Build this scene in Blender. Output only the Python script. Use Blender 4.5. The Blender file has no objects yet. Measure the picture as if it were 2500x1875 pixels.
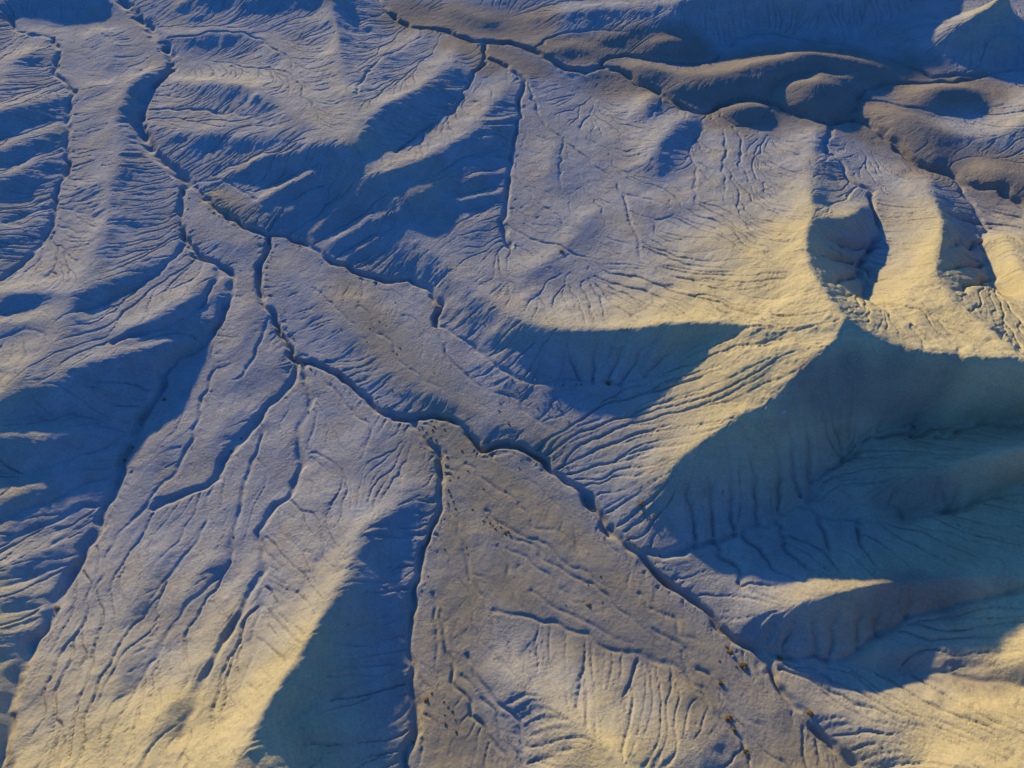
import bpy, math, random
import numpy as np
import time
T0 = time.time()
from mathutils import Vector

# ------------------------------------------------------------------ camera, sky, sun, exposure
scene = bpy.context.scene
R = math.radians
CAM_H = 130.0                      # drone height above the wash (m)
PITCH = R(55.0)                    # looking down
F_PX = 1902.0                      # focal length in pixels of a 2500 px wide frame
W_PX, H_PX = 2500.0, 1875.0
SUN_EL, SUN_AZ = R(9.2), R(-29.0) # azimuth from +Y, negative = to the left

cam_data = bpy.data.cameras.new('camera')
cam_data.sensor_width = 36.0
cam_data.lens = 36.0 * F_PX / W_PX
cam_data.clip_start = 0.5
cam_data.clip_end = 20000.0
cam = bpy.data.objects.new('camera', cam_data)
cam.location = (0, 0, CAM_H)
cam.rotation_euler = (math.pi / 2 - PITCH, 0, 0)
scene.collection.objects.link(cam)
scene.camera = cam
scene.render.resolution_x, scene.render.resolution_y = 1024, 768

world = bpy.data.worlds.new('World')
scene.world = world
world.use_nodes = True
wn, wl = world.node_tree.nodes, world.node_tree.links
bg = wn['Background']
sky = wn.new('ShaderNodeTexSky')
sky.sky_type = 'NISHITA'
sky.sun_disc = False
sky.sun_elevation = SUN_EL
sky.sun_rotation = SUN_AZ
sky.air_density = 1.0
sky.dust_density = 0.0
sky.ozone_density = 6.0
tint = wn.new('ShaderNodeMix')
tint.data_type = 'RGBA'; tint.blend_type = 'MULTIPLY'
tint.inputs[0].default_value = 1.0
tint.inputs[7].default_value = (0.76, 1.0, 1.28, 1.0)
wl.new(sky.outputs[0], tint.inputs[6])
wl.new(tint.outputs[2], bg.inputs[0])
bg.inputs[1].default_value = 0.15

sun_data = bpy.data.lights.new('sun', 'SUN')
sun_data.energy = 3.9
sun_data.angle = R(1.2)
sun_data.color = (1.0, 0.76, 0.325)
sun = bpy.data.objects.new('sun', sun_data)
sd = Vector((math.cos(SUN_EL) * math.sin(SUN_AZ), math.cos(SUN_EL) * math.cos(SUN_AZ), math.sin(SUN_EL)))
sun.rotation_euler = sd.to_track_quat('Z', 'Y').to_euler()
sun.location = (0, 0, 300)
scene.collection.objects.link(sun)

vs = scene.view_settings
vs.view_transform = 'Standard'
vs.look = 'None'
vs.exposure = 1.08
vs.gamma = 1.0

rng = np.random.default_rng(7)
random.seed(7)

# ------------------------------------------------------------------ survey: pixel + height -> ground point
SP, CP = math.sin(PITCH), math.cos(PITCH)
def ground(px, py, z):
    u = (np.asarray(px, float) - W_PX / 2) / F_PX
    v = (H_PX / 2 - np.asarray(py, float)) / F_PX
    dx = u; dy = CP + v * SP; dz = -SP + v * CP
    t = (np.asarray(z, float) - CAM_H) / dz
    return dx * t, dy * t
def to_px(x, y, z):
    zz = z - CAM_H
    dep = y * CP - zz * SP
    up = y * SP + zz * CP
    return W_PX / 2 + F_PX * x / dep, H_PX / 2 - F_PX * up / dep

def line(txt):
    pts = []
    for tok in txt.split():
        a = tok.split(',')
        pts.append((float(a[0]), float(a[1]), float(a[2]) if len(a) > 2 else None))
    xy = np.array([(p[0], p[1]) for p in pts])
    s = np.concatenate([[0], np.cumsum(np.hypot(*np.diff(xy, axis=0).T))])
    known = [i for i, p in enumerate(pts) if p[2] is not None]
    z = np.interp(s, s[known], [pts[i][2] for i in known])
    z = np.where(z < -2, -2 + (z + 2) * 0.72, z)
    x, y = ground(xy[:, 0], xy[:, 1], z)
    return np.stack([x, y, z], 1)

# channels: (depth, half width, points x,y[,height])
CHANNELS = [
 # main gully, upper left
 (1.5, 1.5, '200,-60,-10.5 295,4,-9.5 329,30 354,59 371,76 397,101 418,143 416,169 397,190 363,219 352,245 346,274 340,304 357,342 371,371 405,397 430,416 454,435 464,451,-5.2'),
 (1.05, 0.7, '464,451,-5.2 485,473 519,502 561,532 599,553 633,567 652,574,-3.3 705,576 743,591 777,612 811,641 845,646,-2.4 874,662 912,677 950,683 1001,679,-1.2 1022,693 1056,722 1077,748,-0.2 1064,777 1068,794'),
 (0.5, 0.6, '1068,794,0.1 1085,798 1119,824 1157,840 1191,874 1225,895,2 1255,925 1284,933 1327,935 1369,927 1403,925,4 1453,929 1516,929 1580,925,7 1622,904 1664,862 1706,828,12.5 1800,812,17'),
 (0.4, 0.5, '1068,794,0.1 1085,836 1098,870 1127,908 1149,921 1186,950,1.2 1233,963 1262,975 1297,1009 1331,1034 1360,1047 1386,1077,2.6'),
 (1.1, 0.9, '464,451,-5.2 447,456 441,477 443,527 447,574 460,597 477,616,-4.3 506,637 549,658 565,675 565,705,-3.5 553,748 540,781 519,815 498,836 456,866,-2.5 418,891 397,912 400,940 365,985 340,1020,-1 325,1073 308,1106 291,1144 281,1182,0.5 270,1216 249,1233 245,1267 249,1280 211,1335 186,1382,2.7 156,1428 135,1479 127,1500,5 110,1529 84,1567 59,1618,7.6 38,1673 25,1723 13,1783,11 4,1850,12.4 -10,1950,14.5'),
 (1.35, 0.68, '652,574,-3.3 655,604 632,646 630,693 642,727 659,756 676,790 689,828 710,862 727,878,-1.7 769,887 815,908 849,933 887,967 921,997 959,1016 1005,1022,-0.1 1056,1016 1098,1022 1123,1043 1149,1068 1178,1089 1224,1085,1.1 1267,1092 1300,1112 1327,1127 1369,1161 1411,1195 1441,1224 1466,1258,2.5 1495,1306 1529,1335 1559,1356 1588,1386 1643,1424 1677,1449 1719,1483 1757,1534,4 1791,1563 1850,1588 1883,1622 1893,1660 1927,1711 1960,1745 1981,1778 2019,1808 2053,1850 2087,1875,6.5 2180,1990,8'),
 (0.95, 0.6, '1005,1025,-0.1 1030,1064 1060,1094 1073,1123 1079,1170 1077,1224 1064,1265 1047,1314 1026,1361 1022,1411 1009,1470 1005,1534,2.6 1001,1597 999,1681 1010,1720 1013,1766 997,1829 988,1871,5.2 980,1960,6'),
 (0.5, 0.45, '1102,1669,4 1102,1622 1089,1580 1077,1491 1043,1428,2.4'),
 (0.5, 0.45, '1102,1669,4 1123,1686 1149,1711 1153,1757 1186,1783 1233,1846 1245,1875,5.3 1260,1950,5.8'),
 (0.4, 0.4, '1085,1190,0.9 1110,1259 1136,1335 1149,1411 1186,1453 1199,1500 1208,1534,3.1'),
 (0.5, 0.5, '1140,1600,3.4 1170,1660 1212,1711 1267,1766 1281,1808 1284,1875,5 1290,1960,5.6'),
 (0.4, 0.55, '1208,1490,3 1289,1504,3.1 1339,1513 1377,1538 1403,1551 1436,1555 1453,1576,3.4 1512,1593 1580,1605 1622,1618 1664,1648,4.3 1719,1677 1749,1728 1778,1774 1787,1816,5.5 1808,1850 1824,1875 1850,1950,6.5'),
 (0.35, 0.4, '1238,1302,1.9 1297,1327 1339,1365 1377,1394 1419,1420 1453,1428 1495,1466 1538,1504 1567,1534 1609,1567,4'),
 (0.3, 0.35, '1242,1331,2 1284,1361 1327,1394 1356,1428 1381,1453 1419,1475,3.1'),
 (0.3, 0.35, '1215,1330,2 1240,1380 1245,1440 1290,1500,3'),
 # right, below the great ridge
 (0.7, 0.6, '1563,1352,2.9 1622,1348 1673,1344 1727,1318,4.6 1770,1304 1808,1297 1855,1276 1905,1264 1943,1236 1973,1234,7 2003,1251 2036,1259 2095,1264 2180,1270,9.5 2222,1261 2285,1253 2349,1230 2412,1211 2462,1196 2500,1192,16 2620,1170,20'),
 (0.7, 0.6, '1973,1234,7 1986,1170 2019,1144 2053,1111 2078,1085,10.5 2121,1068 2159,1051 2201,1035 2247,1026,14 2306,1030 2433,1032 2500,1026,19 2620,1010,24'),
 (0.7, 0.6, '1870,1592,4.5 1897,1597 1939,1614 1986,1605 2036,1618,6 2070,1601 2116,1567,7.5 2159,1538 2205,1513 2256,1496 2306,1475,12 2349,1466 2412,1462 2500,1443,17 2620,1420,22'),
 (0.6, 0.6, '2036,1618,6 2087,1618 2129,1635 2180,1650,8 2243,1643 2306,1648,10.5 2391,1664 2500,1673,15 2620,1680,18'),
 # centre top gullies
 (0.8, 0.7, '1186,139,-4.2 1182,156 1161,173 1140,211 1127,240 1106,270,-1.5 1064,300 1022,325,1 988,350 959,371,3.6'),
 (0.9, 0.7, '1180,105,-5 1186,139,-4.3 1224,152 1258,177 1279,190,-3.2 1275,215 1267,249 1267,295 1254,333,-2 1248,371 1246,422 1239,464 1233,506 1229,540,0 1233,570 1240,600,1.2'),
 (0.5, 0.5, '1229,540,0 1260,566 1290,580 1340,590 1400,618 1450,632 1510,635,3.5'),
 (0.35, 0.45, '1248,422,-1 1275,450 1310,490 1350,512 1380,545 1420,560,2.5'),
 (0.6, 0.5, '1284,190,-3.2 1301,236 1314,270 1331,304 1369,333 1411,367 1445,388 1470,414 1495,430,0.8 1504,447 1521,473 1533,506 1542,549 1559,591 1567,629,4.5 1601,654 1656,679 1706,696,9.5 1740,701 1786,712 1833,724 1896,733,17'),
 (0.4, 0.4, '1521,473,1.6 1560,478 1600,490 1640,505,4'),
 (1.2, 1.0, '900,-50,-9 929,4,-8 950,30 980,55 1005,65 1060,70 1102,78 1153,97 1199,101,-5.2 1242,101 1301,120,-4.5 1343,143 1381,162 1428,171 1470,162 1512,171 1550,194 1592,217 1630,241 1664,262 1698,274 1719,276,-2.6 1753,264 1791,249 1833,245 1876,253 1922,270 1969,287 2019,300,-1 2057,291 2087,291 2112,300 2138,321 2180,350 2222,388 2264,414 2298,418,1.2 2327,430 2361,447 2399,460 2433,462 2475,485 2500,502,4 2600,540,6'),
 (0.7, 0.8, '1470,162,-3.8 1466,152 1487,139 1538,137 1571,143 1614,152 1664,156 1727,154,-2.5 1753,143 1778,114 1803,91 1841,80 1900,80 1927,89 2003,101,-0.5 2087,110 2138,131 2201,152 2243,169 2281,186 2327,181 2391,181 2500,165,2.5 2600,150,3.5'),
 (0.6, 0.7, '1306,114,-4.5 1339,93 1369,80 1411,76 1453,72,-2.5 1530,80,-1.5'),
 (0.7, 0.8, '2074,285,-0.8 2091,257 2095,236 2112,219 2146,207 2180,200 2243,205 2327,203 2412,181,1.8'),
 (0.6, 0.7, '2095,250,-0.7 2112,243 2159,249 2180,255 2222,266 2264,276 2306,283 2361,283 2403,270,2 2480,262,3.5'),
 (0.5, 0.7, '1868,250,-2 1893,212 1930,196 1990,185 2060,196,-0.3'),
 (0.5, 0.6, '1753,264,-2.4 1760,290 1800,312 1850,308 1880,270 1890,256,-1.6'),
 (0.6, 0.6, '870,232,4.2 878,203 895,173 921,152 938,135 971,122,-2.5 1005,101 1026,89 1030,74,-6'),
 (0.6, 0.6, '392,86,-7.8 473,84 506,76 561,75 603,82,-4.5 642,97 684,127 710,143 714,169 727,190,-0.5 752,211 773,232 790,245,2.8'),
 (0.6, 0.7, '354,268,-7 401,266 456,264 506,268 544,276,-1.5 591,276 640,290 690,305,3'),
 (0.5, 0.6, '841,40,-2 870,51,-3.5 900,47 945,28,-7.6'),
 (0.5, 0.5, '1022,451,3.6 1098,405 1132,386 1208,367 1246,338,-1.9'),
 (0.5, 0.5, '464,451,-5.1 502,441 561,443 599,468 633,498 700,502,-0.6'),
 (0.5, 0.5, '1723,278,-2.5 1744,295 1770,316 1770,350 1772,380 1761,392 1770,439 1770,489 1791,523 1812,549,7'),
 (0.5, 0.5, '1790,310,-1.3 1803,321 1812,338 1808,380 1808,405 1829,439 1850,481,5'),
 (0.6, 0.6, '1719,282,-2.5 1715,312 1689,350 1681,371 1689,392 1706,414 1694,447 1702,498,4'),
 (0.4, 0.5, '1620,236,-2.2 1614,250 1605,268 1580,292,-0.5'),
 (0.4, 0.5, '1373,338,-1.6 1376,367 1369,388 1363,422 1369,460,0.8'),
 (0.8, 0.7, '2019,300,-1 2028,304 2028,329 2011,354 2015,380 2036,380 2053,392 2062,422 2078,443 2095,451,3 2133,464 2130,500 2132,530,4.4 2140,553 2145,578 2130,603,5 2110,633 2100,650 2100,680,7 2112,712,8.6 2120,742,12.5'),
 (0.4, 0.5, '2095,451,3 2062,485 2028,504 1990,506,7.5'),
 (0.7, 0.7, '2330,430,1.4 2350,470,2 2385,510 2405,560,3.2 2390,600 2410,650,5.2 2420,700 2455,735,11'),
 # left
 (0.8, 0.8, '20,40,-9 42,76,-8.6 84,84 127,91 143,122 135,160 135,181 160,198 181,222,-6.6 169,253 167,295 169,321 165,359 165,401 162,435,-5 143,460 137,489 131,506,-4 135,523 131,544 110,574 80,620,-1.5 55,650 0,680,1'),
 (0.5, 0.7, '165,290,-5.8 84,302 0,338,-1'), (0.5, 0.7, '162,355,-5.3 84,378 0,408,-0.7'),
 (0.5, 0.7, '160,432,-5 84,452 0,472,-0.4'), (0.5, 0.7, '132,508,-4 63,528 0,552,0.1'),
 (0.3, 0.4, '181,222,-6.5 228,211 270,205,-4.6'), (0.3, 0.4, '143,492,-4 200,467 253,447,-1.5'),
 (0.3, 0.4, '131,506,-4 180,512 230,530,-1.8'), (0.3, 0.4, '133,545,-3.4 170,560 220,570,-0.6'),
 (0.7, 0.7, '447,592,-4.3 430,617 401,651 371,676 338,697 262,735 198,765,1.6'),
 (0.7, 0.7, '532,655,-3.9 532,676 515,714 477,756 422,794 359,815 274,836,2.2'),
 (0.4, 0.5, '489,638,-4 489,668 451,693 380,727,-0.8'),
 (0.4, 0.5, '0,777,2 42,765 93,739 130,735,2.8'), (0.3, 0.5, '0,826,3.5 63,803 110,810,4'),
 (0.5, 0.6, '395,908,-2 350,904 304,908 236,912,2.5'),
 (0.6, 0.6, '320,1030,-0.6 287,1030 249,1030 169,1018 105,1026 34,1024,5.5 0,1022,6.5'),
 (0.6, 0.6, '305,1060,-0.3 253,1094 203,1111 148,1132 84,1153 42,1170 0,1186,4.6'),
 (0.6, 0.7, '281,1160,0.4 211,1178 160,1212 84,1238 0,1278,4.6'),
 (0.6, 0.7, '258,1225,0.9 190,1238 127,1276 63,1306 0,1335,5'),
 (0.4, 0.6, '190,1375,2.6 120,1390 60,1420 0,1440,6.4'), (0.4, 0.6, '130,1478,4.7 63,1491 0,1504,7.2'),
 (0.4, 0.5, '64,1605,7.2 30,1610 0,1625,8.8'),
 # gullies of the big lit hill, lower left
 (0.6, 0.6, '519,815,-2.8 513,874 523,900 498,954 485,1005 473,1064 456,1106,-0.2 418,1165 380,1208 354,1246 295,1300,2.2 257,1365 253,1411 224,1445,4.6'),
 (0.8, 0.8, '727,885,-1.7 722,925 684,963 650,992 633,1022 591,1068 561,1102 544,1136 532,1170,0.4 506,1182 456,1203 405,1224 380,1233,1.4'),
 (0.4, 0.5, '532,1170,0.4 506,1217 506,1259 485,1318 443,1365 422,1399 388,1445 354,1508 338,1546,5'),
 (0.5, 0.6, '633,1022,-0.7 640,1060 620,1120 603,1175 591,1230 574,1302 570,1344 561,1382 523,1420,3 485,1453 456,1483 422,1534 390,1590 345,1650 300,1710,9'),
 (0.7, 0.7, '743,891,-1.5 748,925 760,967 752,1005 727,1047 727,1085 739,1140 730,1160 705,1199 668,1233 646,1262 633,1297,2 646,1344 641,1399 608,1437 586,1487 553,1546 527,1597 500,1660 470,1730 440,1800,13'),
 (0.4, 0.4, '641,1403,3.2 641,1470 624,1534 620,1597 591,1681 560,1760,13'),
 (0.4, 0.4, '735,1149,0.7 770,1190 780,1240 800,1270,4'), (0.3, 0.4, '675,1235,1.6 685,1290 730,1340 790,1395,6'),
 (0.4, 0.4, '773,900,-1.4 803,938 836,976 870,1009 904,1051 890,1100 870,1150,1.6'),
 (0.5, 0.6, '662,768,-2.3 633,823 620,870 591,912 565,921,-0.6'),
 # shaded slope of the same hill
 (0.3, 0.35, '1066,1245,1 1020,1265 960,1290 930,1300,3'), (0.3, 0.35, '1026,1368,1.6 980,1366 900,1365,4.5'),
 (0.3, 0.35, '1005,1493,2.5 960,1510 920,1525 830,1540,8'), (0.3, 0.35, '1002,1528,2.7 950,1560 880,1590 790,1600,10'),
 (0.4, 0.4, '1003,1620,3.4 930,1640 860,1680 800,1700 700,1745,13'),
 (0.4, 0.4, '1000,1725,4.3 960,1760 900,1790 800,1840 740,1875,13'),
]
# ridges: crest lines with heights
RIDGES = [
 '363,169,-4.8 321,202,-4 291,245,-3.3 287,287,-2.8 291,338,-2.3 291,397,-1.4 278,426 253,443,-1 270,477 262,527,-0.2 236,591,1 211,654,2 190,700,3 172,760,3.8 150,830,4.8 101,870,5.8 42,916,6.8 0,960,7.6 -80,1020,9',
 '0,1003,7.4 42,972,7 114,929,6.2 169,904,5.5 253,883,4.3 338,868,2.8 401,849,1 456,803,-0.6 506,769,-1.8 536,705,-2.7 544,668,-3.2',
 '200,715,3.4 253,684,2 321,655,0 392,630,-2.6 420,605,-3.8', '287,815,4 350,790,3 405,768,1.8 464,724,0 502,678,-1.9 519,646,-3',
 '165,232,-5.4 127,234,-3.6 63,249,-1.4 0,270,0.8 -80,295,3', '160,310,-4.8 118,318,-3.2 55,346,-1 0,363,1.1 -80,390,3.2',
 '158,369,-4.5 114,378,-2.9 51,410,-0.7 0,440,1.3 -80,470,3.4', '140,475,-4 84,500,-2 25,525,0.2 0,535,1.2 -80,560,3.4',
 '127,517,-3.3 84,540,-1.6 25,578,0.6 0,590,1.5 -80,620,3.6', '127,120,-7.6 60,125,-4.5 20,160,-3.4 0,200,-2 -60,230,0',
 '0,705,4.6 84,714,4.2 139,710,3.6 190,700,3', '0,794,5 55,777,4.4 100,785,4.4',
 '291,1013,1 236,980,2.6 186,954,4.4 143,945,5.8', '0,1060,7.2 55,1066,6.4 169,1060,4.2 253,1047,1.6 300,1043,0',
 '0,1226,6.8 63,1203,5.4 148,1170,3.2 220,1132,1.2', '0,1292,6.2 105,1247,4 190,1216,2.2 250,1200,1.1', '0,1385,7.4 100,1350,4.7 190,1300,2.4',
 '0,1470,8.6 60,1450,6.4 120,1440,4.4', '0,1560,9.6 60,1540,7.2', '-60,1400,10 -60,1600,13 -60,1800,16',
 # centre spine
 '365,300,-6 443,320,-3 549,329,-0.4 660,333,2.2 720,342,3.6 781,355,5 853,356,6.4',
 '422,190,-5.6 490,195,-1.6 562,197,1.2 620,207,2.6 660,238,2.8 720,280,3.6 790,320,5 853,352,6.4',
 '815,-20,0.5 815,20,0.5 828,84,1.2 820,148,2.4 824,181,3.2 850,225,5 858,280,5.6 856,345,6.4',
 '856,352,6.4 874,321,6.8 895,295,6.3 933,262,6 959,241,5.4 988,230,4 1060,190,0.6 1110,130,-3 1118,104,-4.4',
 '856,356,6.4 880,400,5.2 920,450,4.2 970,520,3 1020,580,2.8 1075,635,3.4 1150,700,4.6 1200,739,5.6 1234,756,6.3 1284,781,7.2 1339,798,8.2 1403,802,9.3 1495,802,11 1571,794,12.6 1622,786,13.8 1727,786,16.4 1790,792,18 1896,800,21 1990,792,25 2028,784,26.3 2062,768,28',
 '900,425,5.6 933,418,6.8 992,401,6 1060,371,4.6 1136,329,2.6 1165,295,1.4 1191,266,0.4 1224,224,-1.4 1241,195,-2.6',
 '970,500,3.8 992,481,5.2 1013,464,5 1064,439,3.9 1106,418,2.7 1170,388,1 1233,352,-1.2',
 '1040,590,2.5 1149,553,1.8 1224,519,0.4',
 # great peak
 '2011,304,-0.6 1990,338,2 1981,401,4.6 1981,443,6.8 1986,485,9.4 1988,519,12.2 1969,561,14.8 1969,600,17.4 1977,642,20.2 1994,684,23.4 2028,727,25.4 2062,768,28',
 '1988,521,12.2 2019,525,11.4 2053,534,10.8 2091,520,9.6 2112,490,6.6',
 '2062,768,28 2091,798,27 2129,815,26.5 2163,836,26 2222,845,26.5 2251,862,27 2327,870,28 2391,874,29.5 2500,878,31 2620,890,34',
 '2260,422,4.8 2268,456,7 2289,489,9.2 2302,536,11.6 2302,582,13.6 2289,620,15.2 2285,658,16.8 2298,693,18 2327,731,20.6 2365,765,23 2412,798,25.4 2454,836,28 2500,866,30.5',
 '2062,768,28 2050,805,27.4 2036,840,26.6 2007,862,25.8 1969,895,24 1935,929,22.4 1910,963,20.8 1884,980,19.6 1800,1022,16.6 1706,1085,12.8 1656,1119,10.6 1622,1161,8.4 1612,1220,6 1605,1290,4',
 '1540,1010,5.2 1620,985,8 1700,940,12 1800,900,17.5 1900,850,22',
 # right hand spurs in shade
 '1995,1222,7.2 2120,1185,11 2285,1155,16 2349,1119,18.8 2412,1100,21.5 2500,1085,25 2620,1075,29',
 '1790,1530,4.8 1840,1502,7 1935,1487,9.6 1977,1466,11 2036,1449,12.2 2159,1424,13.4 2222,1422,13.8 2327,1405,15 2433,1403,17 2500,1390,18.5 2620,1370,22',
 '2050,1612,6.3 2120,1600,8.2 2200,1585,10 2330,1590,11.8 2441,1590,14.2 2500,1592,17.5 2620,1600,24',
 '2000,1700,6.6 2100,1780,8.5 2200,1850,10.5 2300,1930,13', '2160,1745,10 2300,1760,13 2400,1730,15.5 2500,1760,18 2620,1790,21', '2300,1875,15 2500,1875,20 2620,1900,23',
 # brown mounds and top ridges
 '1545,156,-2.3 1640,178,-0.6 1740,185,0.4 1850,150,2.4 1969,124,3.2 2074,138,3 2150,158,1.8 2215,172,0.6',
 '1918,212,0.2 1990,204,1.6 2053,220,1.2', '2222,226,0.8 2260,221,2.6 2320,217,3 2390,220,2.6',
 '2128,270,0.4 2180,276,1.6 2243,300,2.8 2310,325,3.6 2400,330,4.4 2500,300,7 2600,280,9', '2391,412,3 2430,418,4 2500,450,5.5',
 '2440,250,4.5 2500,240,6.5 2600,230,9',
 '1768,272,-1.6 1800,262,-0.9 1850,260,-0.7 1878,266,-1.2', '1578,116,-2 1620,108,-0.9 1665,110,-1.1 1690,120,-2',
 '2287,105,3.6 2306,80,5.2 2361,46,8 2424,8,10.6 2470,-30,13', '2210,60,2 2330,38,3 2400,20,4',
 '1350,34,-2.2 1411,20,-0.6 1480,16,0.4 1559,15,1.4 1650,0,3.4 1760,-20,6', '1474,86,-2 1540,66,-0.2 1610,48,1.2 1664,22,2.6',
 '1698,272,-1.6 1664,291,0.6 1609,338,3 1601,359,3.2 1605,400,3', '1602,230,-1 1582,240,0.1 1577,265,0.6', '1352,352,-0.4 1345,388,0.4 1338,425,0.9',
 '1100,20,-5.2 1200,50,-4.4', '1300,40,-3', '1900,20,1.5 2000,40,1.5 2100,30,2', '480,-20,-3.6 560,-20,-2.4 700,-20,-0.2 815,-30,1.4', '1720,-15,5 1800,-50,8 1950,-70,8.8 2150,-80,9 2250,-70,7', '480,30,-6.4 700,60,-3 790,60,-0.8',
 '40,-20,-6 200,-20,-6 260,-15,-6.8', '230,70,-6.6 265,110,-6.2 270,160,-5.6',
 # big lit hill lower left, hill at bottom centre
 '1062,1165,1 1026,1199,1.9 980,1224,3 938,1259,4.4 895,1302,6 862,1348,7.4 836,1411,9 803,1470,10.6 769,1534,12.2 739,1584,13.6 710,1631,14.6 676,1681,15.8 642,1736,17.2 600,1816,19 560,1890,20.5 520,1960,22',
 '300,1500,6 300,1600,8.4 280,1700,11 250,1800,13.6 230,1900,16 ', '400,1340,3.4 370,1420,4.9 330,1480,6', '560,1290,2.2 500,1400,4.6 430,1480,6.2', '430,1700,12.2 360,1790,14.4 330,1900,17',
 '690,1660,14.8 735,1660,13.2 770,1690,11.2', '760,1780,13 850,1790,9.4 930,1800,6.8', '800,1870,12.2 900,1870,8',
 '1190,1600,3.6 1240,1640,5 1284,1681,6.8 1339,1719,8.6 1390,1753,10.2 1453,1795,12 1512,1833,14 1540,1875,15.4 1580,1960,17.5',
 '1450,1640,4.9 1600,1700,6', '1680,1780,8.4 1720,1875,9.5',
]
# flat ground: gentle plains of the wash and terraces
PLAINS = [
 # country beyond the edges of the frame
 '2950,300,10 2950,700,26 2950,950,38 2950,1200,32 2950,1500,30 2950,1900,28 2500,2150,24 2000,2150,9.5 1800,2150,9 1500,2150,18 1250,2150,7.5 1000,2150,8 600,2150,27 250,2150,24 -200,2150,20',
 '-350,0,-3 -350,400,4 -350,800,8 -350,1200,10 -350,1600,14 -350,2000,19',
 '1640,212,-1.1 1740,226,-1 1850,200,0.8 1969,158,2.5 2074,180,2', '1950,246,0.9 2030,256,0.8', '2250,252,1.8 2350,256,2.1', '2180,306,1.3 2230,345,1.9 2290,385,2.6',
 '1130,1150,1 1200,1200,1.5 1300,1280,2.2 1400,1350,2.9 1500,1430,3.6 1620,1510,4.2 1720,1600,4.7 1800,1690,5.4 1880,1770,6.1 1960,1860,6.8',
 '1180,1300,2 1220,1400,2.6 1300,1450,3.1 1420,1510,3.6 1560,1580,4.2', '1060,1420,2.4 1060,1520,3.2 1050,1620,4 1070,1720,4.7 1090,1800,5.2 1110,1875,5.7',
 '690,640,-2.3 760,720,-1.2 850,800,-0.3 950,900,0.5 1050,960,1.1 1150,1010,1.5 1250,1040,1.9 1330,1085,2.3', '850,720,-0.9 940,780,-0.2 1000,850,0.4 1080,920,0.9',
 '480,520,-4.2 520,570,-3.5 590,610,-2.8 600,580,-2.7', '540,490,-3.2 600,530,-2.5',
 '600,740,-2 600,800,-1.2 570,860,-0.9', '670,850,-1.2 680,900,-0.8', '220,260,-5 230,330,-4.2 220,400,-3.2', '200,620,0 180,660,0.6',
 '560,1000,-0.2 500,1100,0.5', '400,1050,0.2 350,1150,1 310,1230,1.6', '700,1050,0 680,1130,0.7', '820,1100,1 900,1150,1.6',
 '1350,250,-3 1400,300,-2 1500,350,-0.4', '1450,520,2.4 1350,620,3.2 1290,660,4', '1700,560,6.6 1800,620,11.5 1900,650,16.4', '1900,400,2.6 1930,480,6', '2200,480,4.8 2215,560,7.2 2225,640,11 2215,720,16.5 2260,780,23',
 '2450,560,9 2480,640,13.5 2530,700,18', '1150,600,2.6', '1180,1900,5.8 1180,2000,6.4', '2400,90,4.5 2480,90,6.5', '150,1580,6.9 170,1700,9.6 140,1800,12',
]

# ------------------------------------------------------------------ height field: relax a surface through crests, beds and plains
X0, X1, Y0, Y1 = -240.0, 240.0, -10.0, 350.0
ch_lines = [line(t) for _, _, t in CHANNELS]
rd_lines = [line(t) for t in RIDGES]
pl_lines = [line(t) for t in PLAINS]
def dense(pl, step):
    out = []
    for a, b in zip(pl[:-1], pl[1:]):
        n = max(2, int(np.hypot(*(b - a)[:2]) / step) + 1)
        t = np.linspace(0, 1, n)[:, None]
        out.append(a + (b - a) * t)
    return np.concatenate(out) if out else pl
samples = np.concatenate([dense(l, 0.25) for l in ch_lines + rd_lines + pl_lines])

def upsample(a, shape):
    ny, nx = shape
    yy = np.linspace(0, a.shape[0] - 1, ny); xx = np.linspace(0, a.shape[1] - 1, nx)
    y0 = np.minimum(yy.astype(int), a.shape[0] - 2); x0 = np.minimum(xx.astype(int), a.shape[1] - 2)
    fy = (yy - y0)[:, None]; fx = (xx - x0)[None, :]
    r = a[:, x0] * (1 - fx) + a[:, x0 + 1] * fx
    return r[y0] * (1 - fy) + r[y0 + 1] * fy
def blur(a, s):
    k = int(3 * s) + 1
    w = np.exp(-0.5 * (np.arange(-k, k + 1) / s) ** 2); w /= w.sum()
    for ax in (0, 1):
        p = np.pad(a, [(k, k) if i == ax else (0, 0) for i in (0, 1)], mode='edge')
        o = np.zeros_like(a)
        for i, wi in enumerate(w):
            o += wi * (p[i:i + a.shape[0]] if ax == 0 else p[:, i:i + a.shape[1]])
        a = o
    return a

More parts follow.
